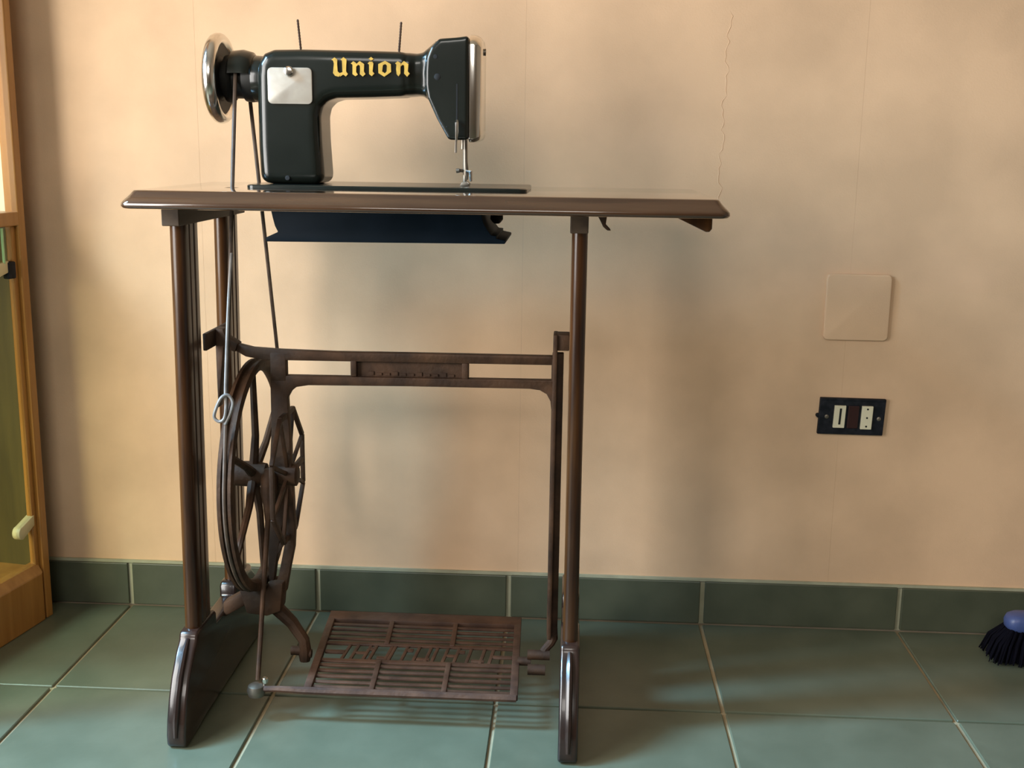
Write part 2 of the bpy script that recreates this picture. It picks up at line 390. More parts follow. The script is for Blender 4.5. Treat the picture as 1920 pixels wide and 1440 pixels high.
for k in range(11):
    x = 0.445+k*0.0115; h = 0.0035+0.002*(k % 3 == 0)
    prism(b, [(x, 0.4815), (x+0.0075, 0.4815), (x+0.0075, 0.4815+h), (x, 0.4815+h)], 'y', YC-0.0005, YC+0.0015)
obj('worn_relief', b, 'iron', pan, smooth=0)['kind'] = 'stuff'
# right upright with flange, tab and pivot arm
b = new_bm()
box(b, 0.7075, 0.7135, YC-0.020, YC+0.020, 0.095, 0.548)
prism(b, [(0.7065, 0.095), (0.7225, 0.095), (0.7225, 0.520), (0.7065, 0.520)], 'y', y0, y1)
box(b, 0.7120, 0.7300, YC-0.016, YC+0.016, 0.5255, 0.548)
obj('upright', b, 'iron', ir, bev=0.0014)
b = new_bm(); tube(b, [(0.7165, YC, 0.105), (0.7165, YC, 0.0905), (0.7130, YC-0.002, 0.0830), (0.7050, YC-0.004, 0.0740), (0.7010, YC-0.006, 0.0640)], [0.0065, 0.0075, 0.0065, 0.006, 0.008], 10)
tube(b, [(0.679, YC-0.008, 0.066), (0.712, YC-0.008, 0.066)], 0.0075, 12)
tube(b, [(0.680, YC-0.018, 0.047), (0.706, YC-0.018, 0.047)], 0.0080, 12)
obj('pivot_arm', b, 'iron', ir)
# left upright: straight bar, then a fork down to the lower casting
b = new_bm()
prism(b, [(0.3045, 0.475), (0.3275, 0.475), (0.3300, 0.400), (0.3325, 0.320), (0.3335, 0.285), (0.2960, 0.285), (0.2990, 0.330), (0.3040, 0.400)], 'y', y0, y1)
prism(b, [(0.2955, 0.290), (0.3235, 0.290), (0.3140, 0.245), (0.3060, 0.200), (0.2985, 0.150), (0.2940, 0.150), (0.2940, 0.205), (0.2945, 0.250)], 'y', y0, y1)
prism(b, [(0.3180, 0.290), (0.3332, 0.290), (0.3345, 0.250), (0.3325, 0.220), (0.3250, 0.185), (0.3185, 0.150), (0.3000, 0.150), (0.3090, 0.180), (0.3150, 0.208), (0.3205, 0.236), (0.3215, 0.262)], 'y', y0, y1)
prism(b, [(0.3020, 0.200), (0.3040, 0.214), (0.3190, 0.242), (0.3200, 0.228)], 'y', y0, y1)
upl = obj('upright', b, 'iron', ir, bev=0.0012)
# axle bearing boss
b = new_bm(); lathe(b, [(-0.010, 0.013), (-0.010, 0.016), (0.022, 0.016), (0.024, 0.012)], 'x', (0.316, YC, 0.330), 20); obj('axle_bearing', b, 'iron', ir)
# tab to the left frame
b = new_bm(); prism(b, [(0.2285, 0.5450), (0.2400, 0.5450), (0.2440, 0.5330), (0.2600, 0.5235), (0.2560, 0.5120), (0.2400, 0.5190), (0.2345, 0.4700), (0.2290, 0.4300)], 'y', YC-0.012, YC+0.012)
box(b, 0.2245, 0.2300, YC-0.055, YC+0.055, 0.5210, 0.5450)
obj('fixing_tab', b, 'iron', ir, bev=0.0012)
# lower casting with feet to the left beam and to the pedal pivot
b = new_bm()
prism(b, [(0.2520, 0.1570), (0.2930, 0.1580), (0.2950, 0.1690), (0.3180, 0.1700), (0.3130, 0.1250), (0.2920, 0.1170), (0.2620, 0.1200)], 'y', YC-0.020, YC+0.012)
prism(b, [(0.2240, 0.1320), (0.2620, 0.1540), (0.2640, 0.1330), (0.2240, 0.1080)], 'y', YC-0.010, YC+0.010)
obj('lower_casting', b, 'iron', ir, bev=0.003)
b = new_bm(); tube(b, [(0.3010, YC, 0.1240), (0.3250, YC, 0.1000), (0.3430, YC-0.003, 0.0740), (0.3455, YC-0.008, 0.0560), (0.3455, YC-0.010, 0.0430)], [0.0110, 0.0095, 0.0085, 0.0100, 0.0075], 10)
tube(b, [(0.3250, YC-0.008, 0.0590), (0.3440, YC-0.008, 0.0590)], 0.0070, 12)
obj('pivot_arm', b, 'iron', ir)
# spoked dress guard behind the upright
b = new_bm(); GX = 0.325
gp = [(0.0985*math.cos(a), 0.0985*math.sin(a)) for a in [PI/8+PI/4*k for k in range(8)]]
for k in range(8):
    p, q = gp[k], gp[(k+1) % 8]
    bar(b, (GX, YC+p[0], 0.330+p[1]), (GX, YC+q[0], 0.330+q[1]), 0.0075, 0.006, 'x')
    bar(b, (GX, YC, 0.330), (GX, YC+p[0]*0.98, 0.330+p[1]*0.98), 0.006, 0.005, 'x')
bar(b, (GX, YC, 0.330), (GX, YC+0.091, 0.330), 0.009, 0.006, 'x')
obj('dress_guard', b, 'iron', ir, bev=0.0008)

# flywheel
WX, WZ, WR = 0.281, 0.330, 0.1690
fl = bpy.data.objects.new('flywheel', None); COL.objects.link(fl); fl.parent = tt; fl.location = (WX-0.47, 0, WZ); fl.empty_display_size = 0.05
fl['label'] = 'cast iron spoked flywheel'
b = new_bm()
lathe(b, [(-0.011, WR-0.004), (-0.009, WR), (-0.0048, WR), (-0.0036, WR-0.005), (0.0036, WR-0.005), (0.0048, WR), (0.009, WR), (0.011, WR-0.004), (0.010, WR-0.012), (0.004, WR-0.017), (-0.004, WR-0.017), (-0.010, WR-0.012)], 'x', (WX, YC, WZ), 72, closed=True)
obj('rim', b, 'iron', fl, smooth=40)
for ang in (95, 35, -25, -85, -145, 155):
    a = math.radians(ang); c, s = math.cos(a), math.sin(a); b = new_bm()
    tube(b, [(WX-0.006, YC+c*0.012, WZ+s*0.012), (WX-0.001, YC+c*0.06, WZ+s*0.06), (WX, YC+c*(WR-0.013), WZ+s*(WR-0.013))], [0.0072, 0.0056, 0.0046], 8)
    obj('spoke', b, 'iron', fl)
b = new_bm(); lathe(b, [(-0.034, 0.012), (-0.033, 0.018), (-0.006, 0.019), (0.012, 0.016), (0.013, 0.011), (0.036, 0.008)], 'x', (WX, YC, WZ), 24); obj('hub', b, 'iron', fl)
b = new_bm(); bar(b, (WX+0.016, YC, WZ+0.006), (WX+0.016, YC-0.024, WZ-0.018), 0.015, 0.007, 'x'); tube(b, [(WX+0.013, YC-0.024, WZ-0.018), (WX+0.030, YC-0.024, WZ-0.018)], 0.006, 10); obj('crank', b, 'iron', fl, bev=0.001)

# pitman rod
b = new_bm()
tube(b, [(0.303, -0.311, 0.345), (0.303, -0.311, 0.334), (0.303, -0.312, 0.312), (0.303, -0.317, 0.292), (0.3028, -0.324, 0.270), (0.3016, -0.397, 0.060)], [0.006, 0.0115, 0.0125, 0.0080, 0.0038, 0.0034], 10)
obj('pitman_rod', b, 'iron', tt)

# pedal
pd = bpy.data.objects.new('pedal', None); COL.objects.link(pd); pd.parent = tt; pd.location = (0.51-0.47, 0, 0.05); pd.empty_display_size = 0.05
pd['label'] = 'openwork rusty cast iron foot pedal'
PX0, PX1, PY0, PY1, PZ = 0.3595, 0.6665, -0.4040, -0.1290, 0.050
def xl(y): return 0.3500+(0.3680-0.3500)*(y+0.129)/(-0.275)
def xr(y): return 0.6630+(0.6700-0.6630)*(y+0.129)/(-0.275)
H2 = 0.0035
def quad(b, xa, xb, ya, yb, z0=PZ-H2, z1=PZ+H2, sl=0.0):
    """bar between x limits (functions of y) and two y values"""
    P = [(xa(ya), ya), (xb(ya), ya), (xb(yb), yb), (xa(yb), yb)]; prism(b, P, 'z', z0, z1)
c_ = lambda v: (lambda y: v)
b = new_bm()
quad(b, xl, xr, -0.1615, -0.129, PZ-0.004, PZ+0.004)
quad(b, xl, lambda y: xl(y)+0.011, -0.404, -0.1615, PZ-0.004, PZ+0.005)
quad(b, lambda y: xr(y)-0.011, xr, -0.404, -0.1615, PZ-0.004, PZ+0.005)
obj('pedal_frame', b, 'rust', pd, bev=0.0012)
b = new_bm(); tube(b, [(0.2990, -0.4010, 0.0480), (0.3300, -0.4020, 0.0500), (0.3700, -0.4035, 0.0500), (0.6680, -0.4035, 0.0500)], [0.0045, 0.0045, 0.0055, 0.0055], 8); obj('front_rail', b, 'rust', pd)
sl_rows = [-0.1760, -0.1935, -0.2110, -0.2285, -0.3210, -0.3390, -0.3570, -0.3750, -0.3905]
for yy in sl_rows:
    b = new_bm(); prism(b, [(xl(yy)+0.006, yy-0.0031), (xr(yy)-0.006, yy-0.0031), (xr(yy)-0.006, yy+0.0031), (xl(yy)+0.006, yy+0.0031)], 'z', PZ-0.0014, PZ+0.0018)
    obj('slat', b, 'rust', pd, bev=0.0010)
for (xa, ya, xb, yb) in ((0.4565, -0.163, 0.4610, -0.247), (0.5590, -0.163, 0.5620, -0.247), (0.4590, -0.306, 0.4635, -0.402), (0.5630, -0.306, 0.5655, -0.402)):
    b = new_bm(); bar(b, (xa, ya, PZ+0.0006), (xb, yb, PZ+0.0006), 0.0075, 0.0068, 'z'); obj('cross_rib', b, 'rust', pd, bev=0.0010)
# openwork lettering band, worn past reading
for yy in (-0.2455, -0.3060):
    b = new_bm(); prism(b, [(xl(yy)+0.006, yy-0.0048), (xr(yy)-0.006, yy-0.0048), (xr(yy)-0.006, yy+0.0048), (xl(yy)+0.006, yy+0.0048)], 'z', PZ-0.0012, PZ+0.0020)
    obj('slat', b, 'rust', pd, bev=0.0010)
for xa, xb in ((0.372, 0.402), (0.626, 0.660)):
    b = new_bm(); prism(b, [(xa, -0.2800), (xb, -0.2800), (xb, -0.2715), (xa, -0.2715)], 'z', PZ-0.0014, PZ+0.0018); obj('slat', b, 'rust', pd, bev=0.0010)
strokes = [(0.4035, 0), (0.4165, 1), (0.4355, 2), (0.4445, 0), (0.4685, 3), (0.4735, 0), (0.4925, 2), (0.5105, 0), (0.5285, 3), (0.5385, 0), (0.5545, 1), (0.5715, 2), (0.5900, 0), (0.6105, 3), (0.6240, 0)]
b = new_bm()
for x, k in strokes:
    bar(b, (x+0.0025, -0.246, PZ), (x-0.0025, -0.305, PZ), 0.0050, 0.0028, 'z')
    if k == 1: bar(b, (x, -0.276, PZ), (x+0.017, -0.276, PZ), 0.007, 0.0024, 'z')
    if k == 2: bar(b, (x+0.001, -0.262, PZ), (x+0.012, -0.262, PZ), 0.010, 0.0024, 'z')
    if k == 3: bar(b, (x-0.016, -0.291, PZ), (x+0.004, -0.291, PZ), 0.008, 0.0024, 'z')
obj('letter_band', b, 'rust', pd, bev=0.0007, label='pierced band of worn lettering')
# ball joint on the arm of the front rail, with its nut
b = new_bm(); lathe(b, [(-0.010, 0.006), (-0.008, 0.011), (0.000, 0.0135), (0.007, 0.0115), (0.010, 0.0065)], 'z', (0.3000, -0.4000, 0.0460), 16); obj('rod_socket', b, 'steel', pd)
b = new_bm(); lathe(b, [(-0.003, 0.0045), (0.003, 0.0045)], 'z', (0.3115, -0.3960, 0.0590), 6); tube(b, [(0.3115, -0.3960, 0.050), (0.3115, -0.3960, 0.064)], 0.0025, 8); obj('nut', b, 'chrome', pd)
for xa, xb in ((0.338, 0.3555), (0.6640, 0.684)):
    b = new_bm(); tube(b, [(xa, YC-0.008, 0.055), (xb, YC-0.008, 0.055)], 0.0065, 12); obj('pivot_pin', b, 'iron', pd)

# ------------------------------------------------------------------ sewing machine
sm = thing('sewing_machine', 'black enamelled sewing machine with gold lettering and chrome handwheel on the table', 'sewing machine', (0.46, YC, 0.745))
b = new_bm(); loft(b, [[(x, y, z) for x, y in rrect(0.3000+i, 0.6700-i, -0.372+i, -0.205-i, 0.010, 4)] for z, i in ((0.7452, 0.0), (0.7488, 0.0), (0.7500, 0.0012))])
obj('bed_plate', b, 'black', sm, smooth=40)
b = new_bm()
YFm, YBm = -0.331, -0.247
# pillar and arm in one outline
prism(b, [(0.3075, 0.7500), (0.3945, 0.7500), (0.3910, 0.8100), (0.3905, 0.8400), (0.3935, 0.8520), (0.4010, 0.8595), (0.4120, 0.8632), (0.4633, 0.8648), (0.5120, 0.8672), (0.5120, 0.9238), (0.4640, 0.9248), (0.3651, 0.9259), (0.3300, 0.9250), (0.3170, 0.9200), (0.3085, 0.9080), (0.3065, 0.8900), (0.3060, 0.8500), (0.3058, 0.8000)], 'y', YFm, YBm)
bevel(b, 0.013, 4, 60)
b2 = new_bm(); loops = []
def arm_sec(x, zc, h, yc, w, n=28, e=0.45):
    out = []
    for k in range(n):
        a = 2*PI*k/n; c, s = math.cos(a), math.sin(a)
        out.append((x, yc+w*math.copysign(abs(c)**e, c), zc+h*math.copysign(abs(s)**e, s)))
    return out
for x, zc, h, w in ((0.495, 0.8955, 0.0285, 0.0415), (0.510, 0.8956, 0.0280, 0.0405), (0.519, 0.8957, 0.0272, 0.0375), (0.527, 0.8960, 0.0285, 0.0375), (0.5355, 0.8965, 0.0350, 0.0395), (0.545, 0.8975, 0.0420, 0.0440)):
    loops.append(arm_sec(x, zc, h, -0.289, w))
loft(b2, loops)
# head
b3 = new_bm()
prism(b3, [(0.5330, 0.9000), (0.5345, 0.9160), (0.5400, 0.9290), (0.5510, 0.9400), (0.5760, 0.9420), (0.5900, 0.9440), (0.5900, 0.8110), (0.5635, 0.8110), (0.5475, 0.8390), (0.5355, 0.8650), (0.5330, 0.8800)], 'y', -0.336, -0.243)
bevel(b3, 0.0035, 2, 50)
def merge(dst, src):
    me = bpy.data.meshes.new('t'); src.to_mesh(me); src.free(); dst.from_mesh(me); bpy.data.meshes.remove(me)
merge(b, b2); merge(b, b3)
body = obj('body', b, 'black', sm)
md = body.modifiers.new('r', 'REMESH'); md.mode = 'VOXEL'; md.voxel_size = 0.0016
md = body.modifiers.new('s', 'SMOOTH'); md.iterations = 6; md.factor = 0.5
bpy.context.view_layer.update()
me = bpy.data.meshes.new_from_object(body.evaluated_get(bpy.context.evaluated_depsgraph_get())); body.modifiers.clear()
old = body.data; body.data = me; bpy.data.meshes.remove(old); me.name = 'body'; me.shade_smooth()
# gold blackletter word on the arm
L = {}
L['u'] = [[(0.4088, 0.9118), (0.413, 0.9149), (0.4168, 0.9122), (0.4163, 0.9072), (0.4169, 0.8971), (0.421, 0.8938), (0.4182, 0.8903), (0.4133, 0.8916), (0.4108, 0.895), (0.4121, 0.9071), (0.4111, 0.9108)],
          [(0.421, 0.9122), (0.4249, 0.9153), (0.429, 0.9123), (0.4284, 0.9053), (0.4281, 0.8972), (0.4305, 0.8939), (0.4277, 0.8908), (0.4235, 0.8938), (0.4232, 0.8992), (0.423, 0.9072), (0.4227, 0.9109)],
          [(0.4175, 0.8945), (0.4200, 0.8905), (0.4245, 0.8935), (0.4240, 0.8965)]]
L['n'] = [[(0.4344, 0.9074), (0.4378, 0.9104), (0.4419, 0.9078), (0.4415, 0.9007), (0.4414, 0.8967), (0.4435, 0.8933), (0.4403, 0.8913), (0.4365, 0.8939), (0.4366, 0.9007), (0.4367, 0.906)],
          [(0.4419, 0.9068), (0.4462, 0.9105), (0.4521, 0.9069), (0.4516, 0.8975), (0.4537, 0.8941), (0.4501, 0.891), (0.4463, 0.894), (0.4468, 0.9008), (0.4465, 0.9048)],
          [(0.4405, 0.9050), (0.4455, 0.9100), (0.4470, 0.9085), (0.4410, 0.9030)]]
L['i'] = [[(0.4567, 0.9076), (0.4591, 0.91), (0.463, 0.91), (0.4644, 0.9077), (0.4636, 0.9009), (0.4632, 0.8976), (0.4656, 0.8949), (0.4621, 0.8915), (0.4586, 0.8942), (0.4587, 0.9009), (0.4587, 0.9063)],
          [(0.4581, 0.9136), (0.4613, 0.916), (0.4648, 0.9134), (0.4612, 0.9112)]]
L['o'] = [[(0.4707, 0.9071), (0.4798, 0.9113), (0.4801, 0.9072), (0.4769, 0.9058), (0.4758, 0.8977), (0.4709, 0.8956)],
          [(0.4798, 0.9113), (0.4874, 0.9072), (0.4877, 0.8972), (0.4818, 0.8978), (0.4822, 0.9052), (0.4801, 0.9072)],
          [(0.4709, 0.8956), (0.4758, 0.8977), (0.4796, 0.8954), (0.4818, 0.8978), (0.4877, 0.8972), (0.4786, 0.8910)]]
L['n2'] = [[(0.493, 0.908), (0.4965, 0.911), (0.5004, 0.9087), (0.5, 0.9013), (0.4999, 0.8953), (0.4975, 0.8916), (0.495, 0.8946), (0.4944, 0.9013), (0.4948, 0.9066)],
           [(0.5004, 0.9074), (0.5046, 0.9113), (0.5105, 0.9075), (0.5097, 0.8981), (0.5122, 0.8954), (0.5087, 0.8913), (0.5048, 0.8953), (0.5052, 0.9014), (0.5049, 0.9057)],
           [(0.4990, 0.9055), (0.5040, 0.9108), (0.5055, 0.9090), (0.4995, 0.9035)]]
for k, polys in L.items():
    b = new_bm()
    for p in polys: prism(b, p, 'y', -0.3330, -0.3262)
    obj('letter', b, 'gold', sm, smooth=0, label='gold blackletter character')
# cover plate, its screw
b = new_bm(); prism(b, rrect(0.3231, 0.3826, 0.8547, 0.9015, 0.006, 4), 'y', -0.3335, -0.3300); cp = obj('cover_plate', b, 'dullplate', sm, bev=0.0008, smooth=30)
b = new_bm(); lathe(b, [(-0.0065, 0.0025), (-0.0060, 0.0050), (-0.0040, 0.0066), (0.0, 0.0068)], 'y', (0.3523, -0.3335, 0.8964), 20); scr = obj('screw', b, 'chrome', cp)
# holes and slot on the head and pillar: short dark plugs set in flush
for (x, z, r, y) in ((0.5465, 0.9170, 0.0030, -0.3361), (0.5490, 0.8915, 0.0046, -0.3361), (0.3462, 0.7580, 0.0034, -0.3311), (0.5615, 0.8280, 0.0010, -0.3361)):
    b = new_bm(); lathe(b, [(-0.0006, r*0.8), (0.0, r), (0.006, r)], 'y', (x, y, z), 16); obj('oil_hole', b, 'hole', sm)
b = new_bm(); box(b, 0.5738, 0.5756, -0.3366, -0.330, 0.8360, 0.8830); obj('lever_slot', b, 'hole', sm, smooth=0)
# presser lever
b = new_bm(); tube(b, [(0.5755, -0.3385, 0.8360), (0.5755, -0.3415, 0.8330), (0.5757, -0.3420, 0.8215), (0.5748, -0.3405, 0.8130), (0.5742, -0.340, 0.7945)], [0.0020, 0.0027, 0.0026, 0.0017, 0.0020], 10); obj('presser_lever', b, 'chrome', sm)
# chrome face plate on the end of the head
b = new_bm()
def face_loop(x, sh):
    pts = []
    prof = [(-0.332, 0.8120), (-0.326, 0.8085), (-0.253, 0.8085), (-0.247, 0.8120), (-0.247, 0.9340), (-0.256, 0.9430), (-0.270, 0.9470), (-0.309, 0.9470), (-0.323, 0.9430), (-0.332, 0.9340)]
    cy, cz = -0.2895, 0.878
    for y, z in prof: pts.append((x, cy+(y-cy)*sh, cz+(z-cz)*sh))
    return pts
loft(b, [face_loop(0.5900, 1.0), face_loop(0.5955, 1.0), face_loop(0.5990, 0.985), face_loop(0.6035, 0.955), face_loop(0.6060, 0.90), face_loop(0.6065, 0.80)])
obj('face_plate', b, 'chrome', sm, bev=0.0008, smooth=60)
b = new_bm(); tube(b, [(0.6030, -0.289, 0.9265), (0.6088, -0.289, 0.9265)], 0.0045, 12); obj('thumb_screw', b, 'steel', sm)
# needle bar and presser foot
b = new_bm(); tube(b, [(0.5785, -0.2955, 0.8120), (0.5785, -0.2955, 0.7990)], 0.0018, 8); tube(b, [(0.5815, -0.288, 0.8130), (0.5818, -0.288, 0.7830), (0.5826, -0.288, 0.7680), (0.5826, -0.288, 0.7580)], [0.0030, 0.0032, 0.0042, 0.0030], 10)
nb = obj('needle_bar', b, 'steel', sm)
b = new_bm(); tube(b, [(0.5815, -0.288, 0.7700), (0.5745, -0.294, 0.7705)], 0.0022, 8); tube(b, [(0.5700, -0.294, 0.7700), (0.5745, -0.294, 0.7705)], 0.0030, 8); obj('thread_guide', b, 'steel', nb)
b = new_bm(); tube(b, [(0.5835, -0.292, 0.7700), (0.5900, -0.294, 0.7690), (0.5905, -0.294, 0.7560)], [0.002, 0.003, 0.002], 8); obj('clamp_screw', b, 'chrome', nb)
b = new_bm(); tube(b, [(0.5815, -0.289, 0.7650), (0.5815, -0.289, 0.7545)], 0.0028, 8)
prism(b, [(0.5760, 0.7502), (0.5880, 0.7502), (0.5885, 0.7530), (0.5850, 0.7560), (0.5790, 0.7550)], 'y', -0.306, -0.280); obj('presser_foot', b, 'steel', sm, bev=0.0005)
# spool pins
for (x0_, z0_, x1_, z1_) in ((0.3582, 0.9245, 0.3544, 0.9668), (0.4912, 0.9235, 0.4946, 0.9648)):
    b = new_bm(); n = 22; tube(b, [(x0_+(x1_-x0_)*k/n, YC, z0_+(z1_-z0_)*k/n) for k in range(n+1)], [0.0013+0.0004*(k % 2) for k in range(n)]+[0.0010], 8); obj('spool_pin', b, 'iron', sm)
# handwheel
HZ = 0.8885
hw = bpy.data.objects.new('handwheel', None); COL.objects.link(hw); hw.parent = sm; hw.location = (0.246-0.46, 0, HZ-0.745); hw.empty_display_size = 0.03
b = new_bm(); lathe(b, [(0.0092*math.cos(2*PI*k/14), 0.0525+0.0075*math.sin(2*PI*k/14)) for k in range(14)], 'x', (0.2462, YC, HZ), 56, closed=True); obj('rim', b, 'chrome', hw, smooth=80)
b = new_bm(); lathe(b, [(-0.004, 0.010), (-0.005, 0.048), (0.004, 0.0485), (0.0045, 0.044), (0.002, 0.030), (0.006, 0.0250), (0.016, 0.0250)], 'x', (0.2462, YC, HZ), 48); obj('dish', b, 'blackmatt', hw, smooth=40)
b = new_bm(); lathe(b, [(0.010, 0.0310), (0.016, 0.0320), (0.020, 0.0290), (0.022, 0.0262), (0.034, 0.0262), (0.036, 0.0300), (0.045, 0.0310), (0.062, 0.0290)], 'x', (0.2462, YC, HZ), 40); obj('pulley', b, 'blackmatt', hw, smooth=40)
# half round belt cover over the pulley
b = new_bm(); n = 14; lo = []
for x, r in ((0.2660, 0.0370), (0.2800, 0.0385), (0.2930, 0.0350), (0.2990, 0.0260)):
    ring = [(x, YC+r*math.cos(a), HZ+r*math.sin(a)) for a in [math.radians(9+162*k/n) for k in range(n+1)]]
    ring += [(x, YC+(r-0.003)*math.cos(a), HZ+(r-0.003)*math.sin(a)) for a in [math.radians(171-162*k/n) for k in range(n+1)]]
    lo.append(ring)
loft(b, lo); obj('belt_cover', b, 'black', sm, smooth=50)
b = new_bm(); lathe(b, [(0.290, 0.028), (0.296, 0.031), (0.312, 0.030)], 'x', (0, YC, HZ), 32); obj('bearing_collar', b, 'black', sm, smooth=40)
# pan below the table
b = new_bm(); prism(b, [(0.3290, 0.7222), (0.3325, 0.7060), (0.3350, 0.6960), (0.3390, 0.6880), (0.3215, 0.6800), (0.3225, 0.6750), (0.6420, 0.6775), (0.6425, 0.6820), (0.6300, 0.6845), (0.6310, 0.6880), (0.6240, 0.6885), (0.6180, 0.6960), (0.6130, 0.7050), (0.6085, 0.7222)], 'y', -0.362, -0.215)
obj('drip_pan', b, 'navy', sm, bev=0.0012)
b = new_bm(); lathe(b, [(0.0222, 0.0075), (0.014, 0.0085), (0.006, 0.0088), (0.002, 0.0060), (0.0, 0.0035)], 'z', (0.6265, -0.300, 0.7000), 14); obj('knob', b, 'blackmatt', sm)
b = new_bm(); box(b, 0.6040, 0.6200, -0.306, -0.294, 0.7140, 0.7222); obj('knob_bracket', b, 'blackmatt', sm, smooth=0)

# ------------------------------------------------------------------ drive belt round wheel and pulley
BX, RB, RP = 0.2755, WR-0.0016, 0.0295
D = HZ-WZ; al = math.asin((RB-RP)/D)
pts = []
for k in range(41):
    a = PI-al+(PI+2*al)*k/40; pts.append((WX, YC+RB*math.cos(a), WZ+RB*math.sin(a)))
for k in range(1, 12): pts.append((WX+(BX-WX)*k/12, pts[40][1]+((YC+RP*math.cos(al))-pts[40][1])*k/12, pts[40][2]+((HZ+RP*math.sin(al))-pts[40][2])*k/12))
for k in range(13):
    a = al+(PI-2*al)*k/12; pts.append((BX, YC+RP*math.cos(a), HZ+RP*math.sin(a)))
q = Vector(pts[-1]); p0 = Vector(pts[0])
for k in range(1, 12): pts.append(tuple(q+(p0-q)*k/12))
b = new_bm(); tube(b, pts, 0.0028, 8, closed=True)
belt = obj('drive_belt', b, 'belt', None, at=(WX, YC, WZ)); belt['label'] = 'thin leather drive belt running from the flywheel up to the handwheel pulley'; belt['category'] = 'belt'
# front belt run with its light painted as paler grey, ending in a loop
b = new_bm()
tube(b, curve([(0.2800, -0.3775, 0.660), (0.2800, -0.3815, 0.650), (0.2795, -0.3965, 0.600), (0.2795, -0.4120, 0.540), (0.2800, -0.4265, 0.485), (0.2815, -0.4325, 0.462), (0.2790, -0.434, 0.448), (0.2720, -0.434, 0.4440), (0.2660, -0.434, 0.4500), (0.2690, -0.434, 0.4620), (0.2760, -0.433, 0.4760), (0.2840, -0.430, 0.4790), (0.2900, -0.430, 0.4700), (0.2870, -0.431, 0.4560), (0.2800, -0.434, 0.4400)]), 0.0022, 8)
obj('lit_belt_run', b, 'belt_lit', belt, label='front run of the belt in painted-on lit grey, with loose looped end')

# ------------------------------------------------------------------ glazed cabinet, mostly outside the frame at the left
cb = thing('display_cabinet', 'honey coloured wooden cabinet with glass sides in the left corner', 'cabinet', (-0.1490, -0.0620, 0), math.radians(-10))
CW, CDp, CH = 0.26, 0.45, 1.9
def cbox(name, m, x0, x1, y0, y1, z0, z1, bev_=0.002, **kw):
    b = new_bm(); box(b, x0, x1, y0, y1, z0, z1); return obj(name, b, m, cb, bev=bev_, smooth=0, **kw)
for x0_, x1_ in ((-0.024, 0.0), (-CW, -CW+0.024)):
    for y0_, y1_ in ((-0.017, 0.0), (-CDp, -CDp+0.024)): cbox('stile', 'oak', x0_, x1_, y0_, y1_, 0.0, CH)
cbox('inner_stile', 'oak', -0.018, -0.007, -0.028, -0.0165, 0.09, 0.668)
cbox('bottom_rail', 'oak', -0.020, 0.0008, -CDp+0.022, -0.022, 0.0, 0.085)
b = new_bm(); prism(b, [(-0.020, 0.085), (0.0008, 0.085), (-0.008, 0.100), (-0.020, 0.102)], 'y', -CDp+0.022, -0.022); obj('rail_moulding', b, 'oak', cb, smooth=0)
cbox('bottom_rail', 'oak', -CW+0.022, -0.022, -CDp-0.0005, -CDp+0.020, 0.0, 0.085)
cbox('bottom_panel', 'oak', -CW+0.004, -0.004, -CDp+0.004, -0.004, 0.075, 0.090)
cbox('shelf', 'oak', -CW+0.002, -0.0005, -CDp+0.002, -0.0005, 0.668, 0.690)
cbox('top_panel', 'oak', -CW, 0.0, -CDp, 0.0, CH, CH+0.02)
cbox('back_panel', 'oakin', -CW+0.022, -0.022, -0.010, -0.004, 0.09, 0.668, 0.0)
cbox('back_panel', 'palein', -CW+0.022, -0.022, -0.010, -0.004, 0.690, CH, 0.0, label='pale upper back panel')
for x0_ in (-CW+0.010,):
    cbox('glass_pane', 'glassg', x0_, x0_+0.003, -CDp+0.022, -0.022, 0.0, 0.664, 0.0); cbox('glass_pane', 'glassc', x0_, x0_+0.003, -CDp+0.022, -0.022, 0.690, CH, 0.0)
cbox('glass_pane', 'glassg', -CW+0.022, -0.022, -CDp+0.010, -CDp+0.013, 0.080, 0.664, 0.0); cbox('glass_pane', 'glassc', -CW+0.022, -0.022, -CDp+0.010, -CDp+0.013, 0.690, CH, 0.0)
cbox('glass_pane', 'glassg', -0.012, -0.009, -CDp+0.022, -0.022, 0.098, 0.664, 0.0, label='greenish lower side pane')
cbox('glass_pane', 'glassc', -0.012, -0.009, -CDp+0.022, -0.022, 0.690, CH, 0.0, label='clear upper side pane')
cbox('glass_edge', 'gedge', -0.0085, -0.0055, -0.052, -0.049, 0.610, 0.666, 0.0)
def tongue(z, y0_, y1_, dz):
    b = new_bm(); n = 10
    P = [(y1_, z+dz+0.008), (y1_, z+dz-0.010)]+[(y0_+0.006-0.010*math.sin(a), z-0.011*math.cos(a)) for a in [PI*k/n for k in range(n+1)]]
    prism(b, P, 'x', -0.020, -0.006); return obj('latch', b, 'cream', cb, bev=0.0015, smooth=30)
tongue(0.165, -0.062, -0.024, 0.014)
lt = tongue(0.598, -0.085, -0.040, 0.008)
cbox('latch_bracket', 'sock', -0.016, -0.004, -0.044, -0.026, 0.585, 0.612)

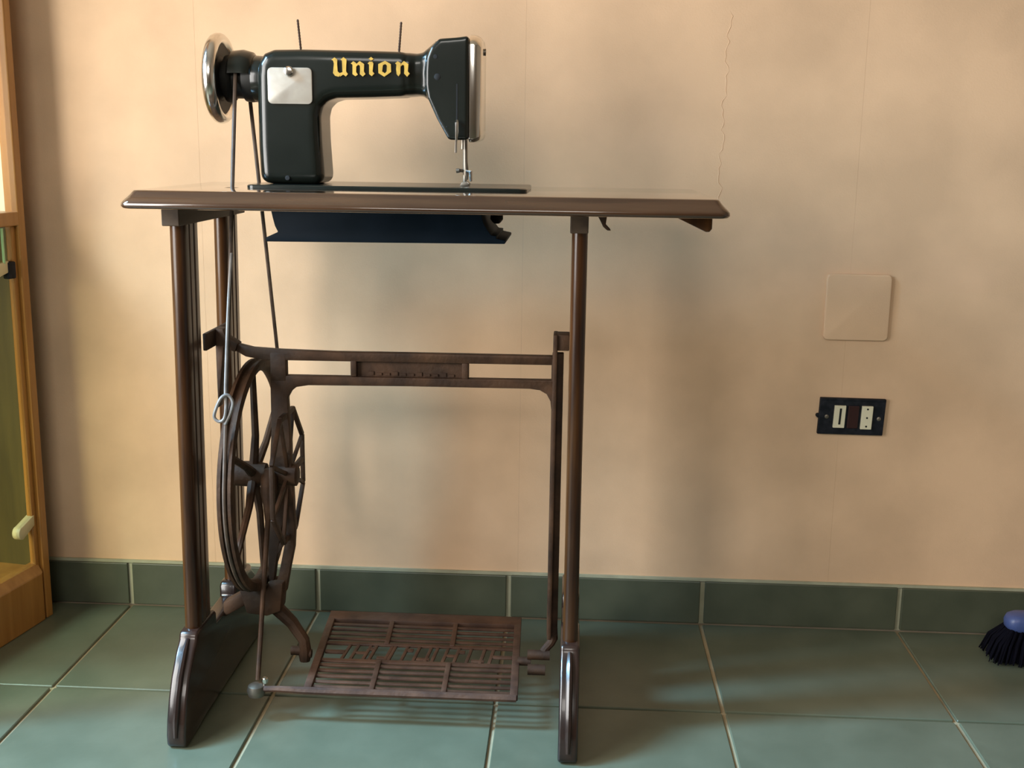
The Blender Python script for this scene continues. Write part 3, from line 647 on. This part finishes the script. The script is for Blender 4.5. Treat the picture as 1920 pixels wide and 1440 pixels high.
# ------------------------------------------------------------------ things on the wall
b = new_bm(); prism(b, rrect(1.1420, 1.2465, 0.5010, 0.6090, 0.008, 4), 'y', -0.0075, -0.0012)
o = obj('blank_plate', b, 'paper', None, at=(1.194, -0.0012, 0.555), bev=0.0025, bseg=3, smooth=40)
o['label'] = 'square blank cover plate papered over like the wall above the socket'; o['category'] = 'cover plate'
so = thing('wall_socket', 'dark uncovered wall socket frame with two pale modules on the beige wall', 'socket', (1.197, -0.0012, 0.3738))
b = new_bm(); P = [(1.1450, 0.4050), (1.2520, 0.4042), (1.2498, 0.3430), (1.1432, 0.3436)]; prism(b, P, 'y', -0.0080, -0.0012); fr = obj('mounting_frame', b, 'sock', so, bev=0.0012, smooth=0)
b = new_bm(); prism(b, [(1.1462, 0.4040), (1.2505, 0.4032), (1.2505, 0.4005), (1.1462, 0.4012)], 'y', -0.0098, -0.0070); obj('frame_lip', b, 'sock', fr, bev=0.0005, smooth=0)
def slat(x0_, z0_, x1_, z1_, sh=-0.0012): return [(x0_+sh, z0_), (x1_+sh, z0_), (x1_, z1_), (x0_, z1_)]
b = new_bm(); prism(b, slat(1.1683, 0.3555, 1.1868, 0.3930), 'y', -0.0125, -0.0070); m1 = obj('socket_module', b, 'sockm', so, bev=0.0008, smooth=0)
b = new_bm(); prism(b, slat(1.1765, 0.3615, 1.1797, 0.3885), 'y', -0.0130, -0.0100); obj('slot', b, 'hole', m1, smooth=0)
b = new_bm(); prism(b, slat(1.2128, 0.3540, 1.2308, 0.3930), 'y', -0.0125, -0.0070); m2 = obj('socket_module', b, 'sockm', so, bev=0.0008, smooth=0)
for z in (0.3880, 0.3735, 0.3590):
    b = new_bm(); lathe(b, [(-0.0006, 0.0016), (0.002, 0.0019)], 'y', (1.2218-0.00003*(0.39-z)*1000, -0.0125, z), 12); obj('pin_hole', b, 'hole', m2)
b = new_bm(); prism(b, slat(1.1910, 0.3550, 1.2085, 0.3925), 'y', -0.0110, -0.0070); obj('blank_module', b, 'sockr', so, bev=0.0008, smooth=0)
for x, z in ((1.1565, 0.3735), (1.2415, 0.3715)):
    b = new_bm(); lathe(b, [(-0.0025, 0.0020), (-0.0018, 0.0034), (0.001, 0.0036)], 'y', (x, -0.0080, z), 14); obj('screw', b, 'steel', so)
b = new_bm(); lathe(b, [(-0.002, 0.0035), (0.004, 0.0035)], 'y', (1.1430, -0.0052, 0.3745), 12); obj('claw', b, 'sock', so)

# ------------------------------------------------------------------ broom by the right edge
br = thing('broom', 'dark bristled broom with a blue plastic head at the right edge', 'broom', (1.484, -0.102, 0))
b = new_bm(); loft(b, [[(1.484+x*s, -0.102+y*s, z) for x, y in rrect(-0.055, 0.15, -0.026, 0.026, 0.022, 5)] for z, s in ((0.052, 0.66), (0.056, 0.74), (0.066, 0.76), (0.074, 0.70), (0.078, 0.55))]); obj('broom_head', b, 'blue', br, smooth=50)
b = new_bm()
for k in range(900):
    u = random.random(); v = random.random()
    x = -0.036+u*0.142; y = -0.016+v*0.032
    fx = x*1.36-0.016*(1-u) + random.uniform(-.004, .004); fy = y*2.3+random.uniform(-.006, .006)
    z0_ = random.uniform(0.001, 0.006)
    tube(b, [(1.484+x, -0.102+y, 0.055), (1.484+(x*0.35+fx*0.65), -0.102+(y*0.35+fy*0.65), 0.032), (1.484+fx, -0.102+fy, z0_)], [0.0016, 0.0019, 0.0011], 4, caps=False)
o = obj('bristles', b, 'brist', br); o['kind'] = 'stuff'
b = new_bm(); tube(b, [(1.530, -0.102, 0.070), (1.545, -0.098, 0.110), (1.800, -0.030, 1.150)], [0.014, 0.011, 0.011], 12); obj('handle', b, 'blue', br)

for o in bpy.data.objects:
    if '_turned' in o: del o['_turned']
